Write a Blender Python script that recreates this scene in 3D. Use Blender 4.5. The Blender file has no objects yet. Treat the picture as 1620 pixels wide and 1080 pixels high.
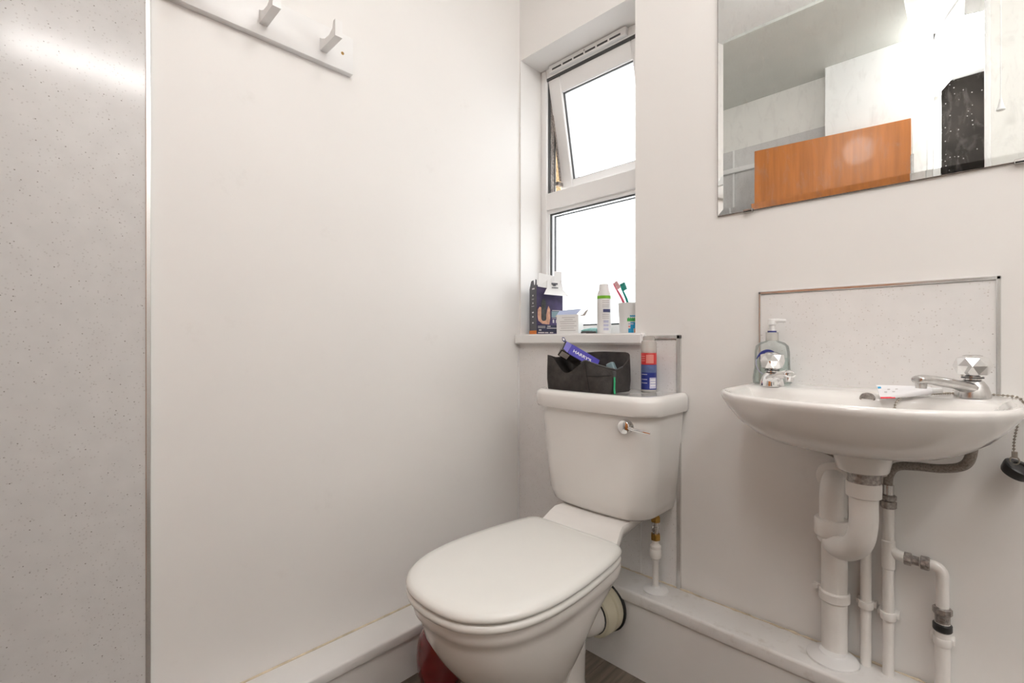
import bpy, bmesh, math, random
from mathutils import Vector, Matrix
random.seed(7)
S = bpy.context.scene
COL = S.collection
R = math.radians

# ------------------------------------------------------------------ camera
cd = bpy.data.cameras.new('camera'); cam = bpy.data.objects.new('camera', cd); COL.objects.link(cam)
cam.location = (1.204, -1.27, .923); cam.rotation_euler = (R(90), 0, R(44.4))
cd.sensor_width = 36; cd.lens = 744 / 1620 * 36; cd.clip_start = .01
S.camera = cam
# ------------------------------------------------------------------ world, exposure
w = bpy.data.worlds.new('overcast_sky'); S.world = w; w.use_nodes = True
wb = w.node_tree.nodes['Background']; wb.inputs[0].default_value = (.95, .97, 1, 1); wb.inputs[1].default_value = 1.6
S.view_settings.view_transform = 'Standard'; S.view_settings.look = 'None'
S.view_settings.exposure = 1.38; S.view_settings.gamma = 1; S.view_settings.use_curve_mapping = False
BATTEN = 7.5      # emission of the ceiling batten over the basin side
FILL_GLOBE = 8.0         # emission of an added globe, out of view, that fills the room
HALL = 11.0        # emission of the hall batten

# ------------------------------------------------------------------ materials
def mat(name, col, rough=.5, metal=0, var=.04, scale=8, bump=0, bscale=60, coat=0, speck=None, spec=.5, dirt=None, stretch=None):
    m = bpy.data.materials.new(name); m.use_nodes = True
    nt = m.node_tree; N = nt.nodes; L = nt.links; b = N['Principled BSDF']
    b.inputs['Roughness'].default_value = rough; b.inputs['Metallic'].default_value = metal
    b.inputs['Coat Weight'].default_value = coat; b.inputs['Coat Roughness'].default_value = .06
    b.inputs['Specular IOR Level'].default_value = spec
    tc = N.new('ShaderNodeTexCoord'); src = tc.outputs['Object']
    if stretch:
        mp = N.new('ShaderNodeMapping'); mp.inputs['Scale'].default_value = stretch; L.new(src, mp.inputs[0]); src = mp.outputs[0]
    n = N.new('ShaderNodeTexNoise'); n.inputs['Scale'].default_value = scale; n.inputs['Detail'].default_value = 5
    L.new(src, n.inputs['Vector'])
    r = N.new('ShaderNodeValToRGB'); r.color_ramp.elements[0].position = .3; r.color_ramp.elements[1].position = .7
    lo = [max(0, c * (1 - var)) for c in col] + [1]; hi = [min(1, c * (1 + var)) for c in col] + [1]
    r.color_ramp.elements[0].color = lo; r.color_ramp.elements[1].color = hi
    L.new(n.outputs['Fac'], r.inputs[0]); out = r.outputs[0]
    def over(fac, c, out):
        mx = N.new('ShaderNodeMixRGB'); L.new(fac, mx.inputs[0]); L.new(out, mx.inputs[1]); mx.inputs[2].default_value = (*c, 1); return mx.outputs[0]
    for sp in (speck or []):
        sc, size, amount, c = sp
        v = N.new('ShaderNodeTexVoronoi'); v.inputs['Scale'].default_value = sc; L.new(src, v.inputs['Vector'])
        a = N.new('ShaderNodeMath'); a.operation = 'LESS_THAN'; a.inputs[1].default_value = size; L.new(v.outputs['Distance'], a.inputs[0])
        s = N.new('ShaderNodeSeparateColor'); L.new(v.outputs['Color'], s.inputs[0])
        g = N.new('ShaderNodeMath'); g.operation = 'LESS_THAN'; g.inputs[1].default_value = amount; L.new(s.outputs[0], g.inputs[0])
        k = N.new('ShaderNodeMath'); k.operation = 'MULTIPLY'; L.new(a.outputs[0], k.inputs[0]); L.new(g.outputs[0], k.inputs[1])
        out = over(k.outputs[0], c, out)
    if dirt:
        sc, lo_, hi_, c, amt = dirt
        d = N.new('ShaderNodeTexNoise'); d.inputs['Scale'].default_value = sc; d.inputs['Detail'].default_value = 8; d.inputs['Roughness'].default_value = .7; L.new(src, d.inputs['Vector'])
        mr = N.new('ShaderNodeMapRange'); mr.inputs[1].default_value = lo_; mr.inputs[2].default_value = hi_; mr.inputs[4].default_value = amt; L.new(d.outputs['Fac'], mr.inputs[0])
        out = over(mr.outputs[0], c, out)
    L.new(out, b.inputs['Base Color'])
    if bump:
        bn = N.new('ShaderNodeTexNoise'); bn.inputs['Scale'].default_value = bscale; bn.inputs['Detail'].default_value = 4; L.new(src, bn.inputs['Vector'])
        bp = N.new('ShaderNodeBump'); bp.inputs['Strength'].default_value = bump; bp.inputs['Distance'].default_value = .002
        L.new(bn.outputs['Fac'], bp.inputs['Height']); L.new(bp.outputs[0], b.inputs['Normal'])
    return m

def emit(name, col, st):
    m = bpy.data.materials.new(name); m.use_nodes = True; nt = m.node_tree; nt.nodes.clear()
    e = nt.nodes.new('ShaderNodeEmission'); e.inputs[0].default_value = (*col, 1); e.inputs[1].default_value = st
    o = nt.nodes.new('ShaderNodeOutputMaterial'); nt.links.new(e.outputs[0], o.inputs[0]); return m

def clear(name, tint, gloss, body=0, bodycol=(.8, .9, .88)):
    # thin clear sheet: see-through with a glossy surface and optionally some milky body
    m = bpy.data.materials.new(name); m.use_nodes = True; nt = m.node_tree; N = nt.nodes; L = nt.links; N.clear()
    t = N.new('ShaderNodeBsdfTransparent'); t.inputs[0].default_value = (*tint, 1)
    g = N.new('ShaderNodeBsdfGlossy'); g.inputs['Roughness'].default_value = .03
    fr = N.new('ShaderNodeFresnel'); fr.inputs[0].default_value = 1.4
    ml = N.new('ShaderNodeMath'); ml.operation = 'MULTIPLY'; ml.inputs[1].default_value = gloss; L.new(fr.outputs[0], ml.inputs[0])
    mx = N.new('ShaderNodeMixShader'); L.new(ml.outputs[0], mx.inputs[0]); L.new(t.outputs[0], mx.inputs[1]); L.new(g.outputs[0], mx.inputs[2])
    last = mx
    if body:
        d = N.new('ShaderNodeBsdfPrincipled'); d.inputs['Base Color'].default_value = (*bodycol, 1); d.inputs['Roughness'].default_value = .15
        m2 = N.new('ShaderNodeMixShader'); m2.inputs[0].default_value = body; L.new(mx.outputs[0], m2.inputs[1]); L.new(d.outputs[0], m2.inputs[2]); last = m2
    o = N.new('ShaderNodeOutputMaterial'); L.new(last.outputs[0], o.inputs[0]); return m

def mirror_mat():
    m = bpy.data.materials.new('smeared_mirror'); m.use_nodes = True; nt = m.node_tree; N = nt.nodes; L = nt.links; N.clear()
    g = N.new('ShaderNodeBsdfGlossy'); g.inputs[0].default_value = (.93, .95, .94, 1); g.inputs['Roughness'].default_value = .0
    d = N.new('ShaderNodeBsdfPrincipled'); d.inputs['Base Color'].default_value = (.8, .8, .78, 1); d.inputs['Roughness'].default_value = .6
    tc = N.new('ShaderNodeTexCoord')
    mp = N.new('ShaderNodeMapping'); mp.inputs['Scale'].default_value = (34, 12, 13); mp.inputs['Rotation'].default_value = (0, R(24), 0); L.new(tc.outputs['Object'], mp.inputs[0])
    n = N.new('ShaderNodeTexNoise'); n.inputs['Scale'].default_value = 1.6; n.inputs['Detail'].default_value = 7; n.inputs['Roughness'].default_value = .65; n.inputs['Distortion'].default_value = .6; L.new(mp.outputs[0], n.inputs['Vector'])
    r = N.new('ShaderNodeMapRange'); r.inputs[1].default_value = .52; r.inputs[2].default_value = .8; r.inputs[4].default_value = .17; L.new(n.outputs['Fac'], r.inputs[0])
    v = N.new('ShaderNodeTexVoronoi'); v.inputs['Scale'].default_value = 75; L.new(tc.outputs['Object'], v.inputs['Vector'])
    a = N.new('ShaderNodeMath'); a.operation = 'LESS_THAN'; a.inputs[1].default_value = .17; L.new(v.outputs['Distance'], a.inputs[0])
    s = N.new('ShaderNodeSeparateColor'); L.new(v.outputs['Color'], s.inputs[0])
    q = N.new('ShaderNodeMath'); q.operation = 'LESS_THAN'; q.inputs[1].default_value = .28; L.new(s.outputs[1], q.inputs[0])
    k = N.new('ShaderNodeMath'); k.operation = 'MULTIPLY'; L.new(a.outputs[0], k.inputs[0]); L.new(q.outputs[0], k.inputs[1])
    k2 = N.new('ShaderNodeMath'); k2.operation = 'MULTIPLY'; k2.inputs[1].default_value = .55; L.new(k.outputs[0], k2.inputs[0])
    mxv = N.new('ShaderNodeMath'); mxv.operation = 'MAXIMUM'; L.new(r.outputs[0], mxv.inputs[0]); L.new(k2.outputs[0], mxv.inputs[1])
    ms = N.new('ShaderNodeMixShader'); L.new(mxv.outputs[0], ms.inputs[0]); L.new(g.outputs[0], ms.inputs[1]); L.new(d.outputs[0], ms.inputs[2])
    o = N.new('ShaderNodeOutputMaterial'); L.new(ms.outputs[0], o.inputs[0]); return m

M = dict(
    wall=mat('warm_white_paint', (.86, .838, .812), .45, var=.012, scale=3, bump=.06, bscale=25, dirt=(9, .62, .8, (.68, .64, .60), .35)),
    cream=mat('cream_paint', (.86, .84, .80), .5, var=.02),
    ceil=mat('white_ceiling', (.90, .90, .89), .6, var=.01),
    greyceil=mat('pale_grey_ceiling', (.66, .67, .63), .5, var=.02),
    panel=mat('speckled_grey_panel', (.66, .645, .632), .13, var=.03, scale=30, spec=.6,
              speck=[(170, .24, .55, (.57, .55, .535)), (130, .17, .50, (.45, .425, .405)), (75, .085, .55, (.30, .28, .26)), (60, .07, .10, (.93, .93, .93))]),
    wpanel=mat('speckled_white_panel', (.83, .81, .795), .2, var=.02, scale=30,
               speck=[(150, .20, .5, (.74, .71, .68)), (120, .15, .45, (.66, .62, .59)), (62, .07, .50, (.50, .45, .42))]),
    upvc=mat('white_upvc', (.87, .858, .845), .28, var=.015),
    boxing=mat('white_boxing', (.84, .82, .80), .3, var=.03, scale=5),
    ledge=mat('stained_white_ledge', (.84, .82, .80), .33, var=.03, scale=5, dirt=(26, .55, .72, (.60, .55, .49), .55)),
    ceramic=mat('white_ceramic', (.83, .805, .775), .12, var=.01, coat=.5),
    pan=mat('white_vitreous_china', (.82, .79, .755), .13, var=.015, coat=.5),
    seat=mat('white_plastic_seat', (.85, .84, .80), .22, var=.01),
    pvc=mat('white_painted_pipe', (.85, .82, .785), .38, var=.03, scale=20),
    caulk=mat('yellowed_sealant', (.70, .60, .46), .6, var=.2, scale=40),
    connector=mat('cream_rubber_connector', (.74, .69, .53), .4, var=.04),
    rubber=mat('black_rubber', (.02, .02, .02), .35, var=.2),
    gasket=mat('dark_grey_gasket', (.07, .07, .07), .6),
    chrome=mat('chrome', (.86, .86, .86), .07, 1, var=.02),
    dullchrome=mat('limescaled_chrome', (.62, .61, .60), .24, 1, var=.12, scale=60),
    trim=mat('brushed_aluminium', (.74, .73, .72), .2, .85, var=.06),
    brass=mat('brass_fitting', (.46, .27, .07), .35, 1, var=.25, scale=60),
    corroded=mat('corroded_valve_metal', (.36, .33, .31), .45, .8, var=.45, scale=160),
    hose=mat('braided_steel_hose', (.30, .265, .235), .38, .75, var=.35, scale=300, bump=.8, bscale=700),
    chain=mat('bead_chain_metal', (.40, .36, .31), .3, .9, var=.2),
    mirror=mirror_mat(),
    mirroredge=mat('tarnished_mirror_edge', (.16, .13, .11), .5, var=.4, scale=60),
    wood=mat('orange_varnished_wood', (.50, .165, .03), .34, var=.16, scale=3, stretch=(14, 14, 1), coat=.15),
    dark=mat('dark_rain_specked_glass', (.018, .015, .013), .7, var=.3, spec=.08, speck=[(55, .16, .3, (.35, .34, .33))]),
    black=mat('black_bag_fabric', (.040, .034, .031), .75, var=.3, scale=60, bump=.5, bscale=500, dirt=(40, .62, .8, (.10, .085, .075), .5)),
    blacklin=mat('black_bag_lining', (.008, .008, .008), .8),
    red=mat('dark_red_glaze', (.19, .016, .018), .16, var=.3, scale=10, coat=.6),
    roughcast=mat('ochre_roughcast', (.60, .44, .25), .9, var=.5, scale=90, bump=1, bscale=120),
    glass=clear('window_glass', (.97, .98, .98), .6),
    bottle=clear('clear_bottle', (.95, .97, .965), .8, .10, (.80, .86, .84)),
    clearcap=clear('clear_cap', (.96, .96, .95), .6, .35, (.82, .80, .75)),
    white=mat('white_card', (.82, .81, .80), .45, var=.01),
    whiteplastic=mat('white_plastic', (.82, .81, .80), .3, var=.01),
    cupw=mat('translucent_white_plastic', (.78, .78, .77), .3, var=.01),
    palecard=mat('pale_blue_card', (.46, .52, .72), .45, var=.05),
    greyink=mat('grey_print', (.50, .47, .47), .5),
    lavink=mat('lavender_print', (.52, .52, .66), .5),
    navyink=mat('navy_print', (.06, .07, .18), .4),
    boxgrey=mat('charcoal_card', (.085, .085, .10), .4),
    boxnavy=mat('dark_navy_card', (.022, .022, .05), .4, var=.5, scale=25),
    boxpurple=mat('purple_card', (.055, .04, .11), .4, var=.5, scale=18),
    orange=mat('orange_print', (.80, .22, .02), .45),
    skin=mat('peach_print', (.60, .33, .22), .45, var=.25, scale=60),
    gun=mat('gunmetal_print', (.05, .05, .05), .35, var=.5, scale=60),
    purple=mat('violet_card', (.075, .06, .42), .38, var=.08),
    lilac=mat('lilac_card', (.20, .18, .56), .38, var=.08),
    darkplastic=mat('dark_razor_tray', (.05, .045, .042), .25, var=.5, scale=60),
    canred=mat('red_can_print', (.60, .03, .03), .3, var=.15, scale=60),
    canblue=mat('blue_can_print', (.02, .035, .23), .3, var=.15, scale=60),
    canmid=mat('slate_blue_print', (.10, .14, .30), .3, var=.15, scale=120),
    pinkink=mat('salmon_print', (.74, .26, .22), .35),
    green=mat('lime_print', (.22, .56, .04), .35),
    pullgreen=mat('green_cord', (.02, .36, .15), .5),
    teal=mat('teal_plastic', (.015, .33, .27), .3, var=.1),
    pink=mat('pink_plastic', (.78, .12, .20), .3, var=.1),
    palepink=mat('pale_pink_bristle', (.85, .50, .52), .6),
    tealtube=mat('pale_teal_tube', (.28, .56, .55), .3, var=.3, scale=40),
    cyan=mat('cyan_print', (.02, .34, .62), .35), dgreen=mat('green_print', (.06, .42, .10), .35),
    bluegrey=mat('blue_grey_plastic', (.20, .29, .32), .4),
    bluecap=mat('dark_blue_plastic', (.03, .04, .22), .35),
    tube=mat('white_tube_print', (.82, .81, .82), .3), redink=mat('red_print', (.75, .04, .06), .4),
    foil=mat('torn_grey_foil', (.52, .48, .45), .35, var=.2),
    fillglow=emit('fill_globe_glow', (1, .98, .965), FILL_GLOBE), batten=emit('batten_diffuser_glow', (1, .98, .965), BATTEN), hall=emit('hall_batten_glow', (1, .98, .96), HALL),
)
def plank_mat(i):
    c = (.17, .135, .105); k = random.uniform(.8, 1.25)
    return mat('grey_oak_vinyl', tuple(x * k for x in c), .42, var=.35, scale=2.2, stretch=(30, 2.5, 30), bump=.15, bscale=5)
PL = [plank_mat(i) for i in range(5)]

# ------------------------------------------------------------------ mesh helpers
def mk(name, bm, m, parent=None, smooth=True, loc=None, rot=None, ang=35, kind=None):
    bmesh.ops.recalc_face_normals(bm, faces=bm.faces)
    me = bpy.data.meshes.new(name); bm.to_mesh(me); bm.free()
    if smooth:
        me.polygons.foreach_set('use_smooth', [True] * len(me.polygons)); me.set_sharp_from_angle(angle=R(ang))
    me.materials.append(M[m] if isinstance(m, str) else m)
    o = bpy.data.objects.new(name, me); COL.objects.link(o)
    if parent: o.parent = parent
    if loc: o.location = loc
    if rot: o.rotation_euler = rot
    if kind: o['kind'] = kind
    return o
def tag(o, label, cat, group=None):
    o['label'] = label; o['category'] = cat
    if group: o['group'] = group
    return o
def thing(name, label, cat, loc=(0, 0, 0), rot=(0, 0, 0), group=None):
    o = bpy.data.objects.new(name, None); COL.objects.link(o); o.location = loc; o.rotation_euler = rot
    o.empty_display_size = .05
    return tag(o, label, cat, group)
def struct(o): o['kind'] = 'structure'; return o
B = bmesh.new
def box(bm, x0, x1, y0, y1, z0, z1, bev=0, seg=2, mtx=None):
    vs = [bm.verts.new((x, y, z)) for x in (x0, x1) for y in (y0, y1) for z in (z0, z1)]
    fs = [bm.faces.new([vs[i] for i in f]) for f in ((0, 1, 3, 2), (4, 6, 7, 5), (0, 4, 5, 1), (2, 3, 7, 6), (0, 2, 6, 4), (1, 5, 7, 3))]
    if mtx is not None:
        for v in vs: v.co = mtx @ v.co
    if bev:
        es = list({e for f in fs for e in f.edges})
        bmesh.ops.bevel(bm, geom=es, offset=bev, segments=seg, affect='EDGES', profile=.5)
    return bm
def bx(*a, **k): return box(B(), *a, **k)
def loft(bm, rings, cap0=True, cap1=True, closed=True):
    vr = [[bm.verts.new(p) for p in r] for r in rings]
    n = len(vr[0])
    for a, b in zip(vr, vr[1:]):
        for i in range(n if closed else n - 1):
            j = (i + 1) % n
            try: bm.faces.new((a[i], a[j], b[j], b[i]))
            except ValueError: pass
    if cap0: bm.faces.new(vr[0][::-1])
    if cap1: bm.faces.new(vr[-1])
    return bm
def lathe(bm, prof, c=(0, 0, 0), axis='z', n=24, mtx=None, cap0=True, cap1=True):
    rings = []
    for r, h in prof:
        ring = []
        for i in range(n):
            a = 2 * math.pi * i / n; p = Vector((r * math.cos(a), r * math.sin(a), h))
            if axis == 'y': p = Vector((p.x, p.z, p.y))
            if axis == 'x': p = Vector((p.z, p.x, p.y))
            if mtx is not None: p = mtx @ p
            ring.append(p + Vector(c))
        rings.append(ring)
    return loft(bm, rings, cap0, cap1)
def catmull(pts, k=8):
    P = [Vector(p) for p in pts]; out = []
    for i in range(len(P) - 1):
        p0 = P[max(i - 1, 0)]; p1 = P[i]; p2 = P[i + 1]; p3 = P[min(i + 2, len(P) - 1)]
        for j in range(k):
            t = j / k
            out.append(.5 * ((2 * p1) + (p2 - p0) * t + (2 * p0 - 5 * p1 + 4 * p2 - p3) * t * t + (3 * p1 - p0 - 3 * p2 + p3) * t ** 3))
    out.append(P[-1]); return out
def fillet(pts, r, k=7):
    P = [Vector(p) for p in pts]; out = [P[0]]
    for i in range(1, len(P) - 1):
        a = (P[i - 1] - P[i]); b = (P[i + 1] - P[i]); d = min(r, a.length * .49, b.length * .49)
        s = P[i] + a.normalized() * d; e = P[i] + b.normalized() * d
        for j in range(k + 1):
            t = j / k; out.append(s * (1 - t) ** 2 + P[i] * 2 * t * (1 - t) + e * t * t)
    out.append(P[-1]); return out
def tube(bm, pts, r, n=14, cap=True, sx=1, sy=1, up=None):
    P = [Vector(p) for p in pts]; rs = r if isinstance(r, (list, tuple)) else [r] * len(P)
    rings = []; nrm = None
    for i, p in enumerate(P):
        t = (P[min(i + 1, len(P) - 1)] - P[max(i - 1, 0)]).normalized()
        if nrm is None:
            h = Vector(up) if up else (Vector((0, 0, 1)) if abs(t.z) < .9 else Vector((1, 0, 0)))
            nrm = (h - t * h.dot(t)).normalized()
        else: nrm = (nrm - t * nrm.dot(t)).normalized()
        bi = t.cross(nrm)
        rings.append([p + nrm * (rs[i] * sx * math.cos(2 * math.pi * q / n)) + bi * (rs[i] * sy * math.sin(2 * math.pi * q / n)) for q in range(n)])
    return loft(bm, rings, cap, cap)
def prism(bm, poly, d0, d1, fn):
    # poly 2-d outline, extruded from d0 to d1, fn(u, v, d) -> point
    return loft(bm, [[Vector(fn(u, v, d)) for u, v in poly] for d in (d0, d1)])
def text_mesh(name, s, size, m, parent, mtx, ext=.0004):
    c = bpy.data.curves.new(name, 'FONT'); c.body = s; c.size = size; c.extrude = ext; c.align_x = 'LEFT'; c.offset = size * .018
    o = bpy.data.objects.new(name, c); COL.objects.link(o)
    dg = bpy.context.evaluated_depsgraph_get(); me = bpy.data.meshes.new_from_object(o.evaluated_get(dg))
    bpy.data.objects.remove(o); me.transform(mtx); me.name = name
    me.materials.clear(); me.materials.append(M[m])
    t = bpy.data.objects.new(name, me); COL.objects.link(t); t.parent = parent; return t

H = 2.42; CAMZ = .923
# ------------------------------------------------------------------ floor
fl = struct(mk('floor', bx(-.1, 2.6, -3.0, .1, -.06, -.006), PL[0], smooth=False))
pmesh = {}
row = 0; y = -3.0
PW, PLN = .148, .92
x = -.0
rowi = 0
while x < 2.5:
    off = (rowi * .37) % PLN; yy = -3.0 - off
    while yy < -.001:
        y0, y1 = max(yy, -3.0), min(yy + PLN, 0)
        if y1 - y0 > .02:
            x1 = min(x + PW, 2.5)
            key = (round(x1 - x, 3), round(y1 - y0, 3), rowi % 5)
            if key not in pmesh:
                o = mk('plank', bx(0, x1 - x - .0012, 0, y1 - y0 - .0012, -.006, 0, bev=.0008, seg=1), PL[(rowi * 3 + len(pmesh)) % 5], fl, smooth=False)
                pmesh[key] = o.data
            else:
                o = bpy.data.objects.new('plank', pmesh[key]); COL.objects.link(o); o.parent = fl
            o.location = (x, y0, 0)
        yy += PLN
    x += PW; rowi += 1
# ------------------------------------------------------------------ walls
WL, WR, WT, WB = .006, .479, 1.965, .914          # window opening in the back wall
bm = B()
box(bm, -.12, WL, 0, .245, 0, H); box(bm, WR, 2.5, 0, .245, 0, H)
box(bm, WL, WR, 0, .245, 0, WB); box(bm, WL, WR, 0, .245, WT, H)
wallb = struct(mk('wall_back', bm, 'wall', smooth=False))
walll = struct(mk('wall_left', bx(-.12, 0, -1.98, 0, 0, H), 'wall', smooth=False))
struct(mk('wall_right', bx(2.5, 2.6, -3, .3, 0, H), 'wall', smooth=False))
wsh = struct(mk('wall_shower', bx(0, .632, -1.98, -1.86, 0, H), 'cream', smooth=False))
struct(mk('wall_partition', bx(.632, .992, -1.98, -1.76, 0, H), 'ceil', smooth=False))
struct(mk('wall_front', bx(1.238, 2.5, -1.46, -1.42, 0, H), 'cream', smooth=False))
struct(mk('wall_hall_end', bx(.6, 2.5, -2.56, -2.46, 0, H), 'cream', smooth=False))
struct(mk('wall_hall_side', bx(.60, .632, -2.46, -1.98, 0, H), 'cream', smooth=False))
ce = struct(mk('ceiling', bx(-.12, 2.6, -3, .3, H, H + .08), 'ceil', smooth=False))
mk('shower_ceiling_panel', bx(.001, .99, -1.86, -1.16, H - .012, H), 'greyceil', ce, smooth=False)
# shower cladding on the left wall with its edge trim
mk('cladding_panel', bx(0, .006, -1.86, -1.108, 0, 2.13), 'panel', walll, smooth=False)
mk('edge_trim', bx(-.001, .0085, -1.109, -1.1, 0, 2.13, bev=.0015), 'trim', walll, smooth=False)
mk('cladding_panel', bx(.007, .630, -1.86, -1.854, 0, 2.13), 'panel', wsh, smooth=False)
mk('joint_strip', bx(.120, .130, -1.854, -1.848, 0, 2.13), 'upvc', wsh, smooth=False)
mk('panel_rail', bx(.007, .60, -1.854, -1.835, 1.985, 2.015, bev=.003), 'upvc', wsh)
# speckled panel behind the toilet
mk('cladding_panel', bx(.0, .616, -.005, 0, .233, .927), 'wpanel', wallb, smooth=False)
mk('edge_trim', bx(.612, .6235, -.009, 0, .233, .9415, bev=.0015), 'trim', wallb, smooth=False)
mk('edge_trim', bx(.52, .6235, -.009, 0, .930, .9415, bev=.0015), 'trim', wallb, smooth=False)
mk('panel_joint', bx(.5, .503, -.0062, -.004, .233, .5), 'upvc', wallb, smooth=False)
mk('corner_bead', bx(.0, .004, -.010, 0, .15, .92), 'upvc', wallb, smooth=False)
# low pipe boxing along both walls
t1 = struct(mk('trim_1', bx(.0, .098, -1.86, -.118, 0, .118), 'boxing', smooth=False))
mk('ledge_board', bx(.0, .105, -1.86, -.10, .106, .136, bev=.006, seg=3), 'boxing', t1)
mk('sealant_bead', tube(B(), [(.002, -1.1, .137), (.002, -.13, .137)], .0028, 6), 'caulk', t1)
t2 = struct(mk('trim_2', bx(.0, 2.5, -.107, 0, 0, .215), 'boxing', smooth=False))
mk('ledge_board', bx(.0, 2.5, -.113, 0, .198, .233, bev=.007, seg=3), 'ledge', t2)
pts = []
for i in range(150):
    pts.append((.02 + i * .0115, -.005 - random.uniform(0, .0025), .2335 + random.uniform(-.0008, .0012)))
mk('sealant_bead', tube(B(), pts, [random.uniform(.0014, .0042) for _ in pts], 6), 'caulk', t2)

# ------------------------------------------------------------------ window
FY = .114
win = struct(bpy.data.objects.new('window_1', None)); COL.objects.link(win); win.location = (WL, FY, .949)
def wmk(name, bm, m, parent=None, **k):
    o = mk(name, bm, m, None, **k)
    o.parent = parent or win
    if parent is None: o.matrix_parent_inverse = Matrix.Translation(-win.location)
    return o
TR0, TR1 = 1.425, 1.490
fr = B()
for a in ((WL, WL + .028, .949, WT), (WR - .028, WR, .949, WT), (WL + .028, WR - .028, .949, .972), (WL + .028, WR - .028, TR0, TR1), (WL + .028, WR - .028, 1.932, WT)):
    box(fr, a[0], a[1], FY, FY + .06, a[2], a[3], bev=.002, seg=1)
wmk('frame', fr, 'upvc')
bd = B()   # glazing bead round the fixed pane
for a in ((WL + .026, WL + .034, .970, TR0 + .002), (WR - .034, WR - .026, .970, TR0 + .002), (WL + .03, WR - .03, TR0 - .012, TR0 + .002), (WL + .03, WR - .03, .970, .980)):
    box(bd, a[0], a[1], FY + .008, FY + .03, a[2], a[3], bev=.002, seg=1)
wmk('glazing_bead', bd, 'upvc')
def gaskets(x0, x1, z0, z1, y, s=.0045):
    g = B(); box(g, x0, x0 + s, y, y + .008, z0, z1); box(g, x1 - s, x1, y, y + .008, z0, z1)
    box(g, x0, x1, y, y + .008, z1 - s, z1); box(g, x0, x1, y, y + .008, z0, z0 + s); return g
wmk('gasket', gaskets(WL + .034, WR - .034, .979, TR0 - .012, FY + .016), 'gasket', smooth=False)
wmk('gasket', gaskets(WL + .038, WR - .038, .983, TR0 - .016, FY + .036, .004), 'gasket', smooth=False)
wmk('glass_pane', bx(WL + .03, WR - .03, FY + .026, FY + .030, .976, TR0 - .008), 'glass', smooth=False)
# dark seal showing at the top and side of the open light
sl = B(); box(sl, WL + .028, WR - .028, FY + .002, FY + .02, 1.922, 1.9325); box(sl, WL + .0275, WL + .0315, FY + .01, FY + .05, TR1, 1.93)
wmk('weather_seal', sl, 'gasket', smooth=False)
# the top-hung light, tipped outwards
SH = .440; SX0, SX1 = WL + .030, WR - .030
sb = B()
for a in ((0, .056, -SH, 0), (SX1 - SX0 - .056, SX1 - SX0, -SH, 0), (.056, SX1 - SX0 - .056, -.06, 0), (.056, SX1 - SX0 - .056, -SH, -SH + .06)):
    box(sb, a[0], a[1], 0, .05, a[2], a[3], bev=.003, seg=1)
sash = wmk('sash', sb, 'upvc'); sash.matrix_parent_inverse = Matrix.Identity(4)
sash.location = (SX0 - WL, .006, 1.924 - .949); sash.rotation_euler = (R(11.7), 0, 0)
W_ = SX1 - SX0
wmk('gasket', gaskets(.052, W_ - .052, -SH + .056, -.056, .012, .007), 'gasket', sash, smooth=False)
wmk('glass_pane', bx(.05, W_ - .05, .022, .026, -SH + .05, -.05), 'glass', sash, smooth=False)
wmk('spacer_bar', gaskets(.064, W_ - .064, -SH + .066, -.066, .032, .0012), 'greyink', sash, smooth=False)
# friction stay
st = B(); tube(st, [(WL + .034, FY + .035, 1.80), (WL + .037, FY + .075, 1.555)], .0045, 8); box(st, WL + .028, WL + .034, FY + .02, FY + .04, 1.50, 1.86)
box(st, WL + .028, WL + .042, FY + .055, FY + .085, 1.535, 1.548)
wmk('friction_stay', st, 'corroded')
# trickle vent
tv = wmk('trickle_vent', bx(.058, .388, FY - .016, FY + .002, 1.936, 1.9635, bev=.003), 'upvc')
for i in range(6):
    s0 = .076 + i * .050
    o = mk('vent_slot', bx(s0, s0 + .042, FY - .0172, FY - .014, 1.9415, 1.9475), 'gasket', tv, smooth=False)
mk('screw', lathe(B(), [(.003, -.001), (.0025, .001)], (.222, FY - .0165, 1.9535), 'y', 10), 'greyink', tv)
# sill board with a nosing in front of the wall
poly = [(0.0, -.03), (.517, -.03), (.517, 0.0), (WR, 0.0), (WR, FY + .01), (WL, FY + .01), (WL, 0.0), (0.0, 0.0)]
bm = prism(B(), poly, .914, .949, lambda u, v, d: (u, v, d))
bmesh.ops.bevel(bm, geom=[e for e in bm.edges if all(abs(v.co.y + .03) < 1e-5 or v.co.x > .51 for v in e.verts)], offset=.005, segments=3, affect='EDGES')
wmk('window_sill', bm, 'upvc')
mk('outer_reveal', bx(-.01, .010, FY + .062, .235, 1.44, 2.0), 'roughcast', wallb, smooth=False)

# ------------------------------------------------------------------ peg rail on the left wall
pr = thing('peg_rail', 'white wooden coat rail with square pegs screwed high on the wall', 'coat rail', (0, -.667, 1.637))
mk('board', bx(-.002, .018, -.425, 0, 0, .097, bev=.002), 'upvc', pr)
prof = [(.016, .022), (.104, .022), (.104, .062), (.094, .062), (.088, .046), (.070, .038), (.045, .040), (.028, .048), (.016, .056)]
for k in range(3):
    bm = prism(B(), prof, -.009, .009, lambda u, v, d: (u, d, v))
    mk('peg', bm, 'upvc', pr, loc=(0, -.081 - .1425 * k, .004), ang=50)
s = mk('screw', lathe(B(), [(.0042, 0), (.0036, .0012)], (0, 0, 0), 'x', 14), 'brass', pr, loc=(.018, -.030, .045))
mk('screw_slot', bx(.0008, .0014, -.003, .003, -.0007, .0007), 'gasket', s, smooth=False)

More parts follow.
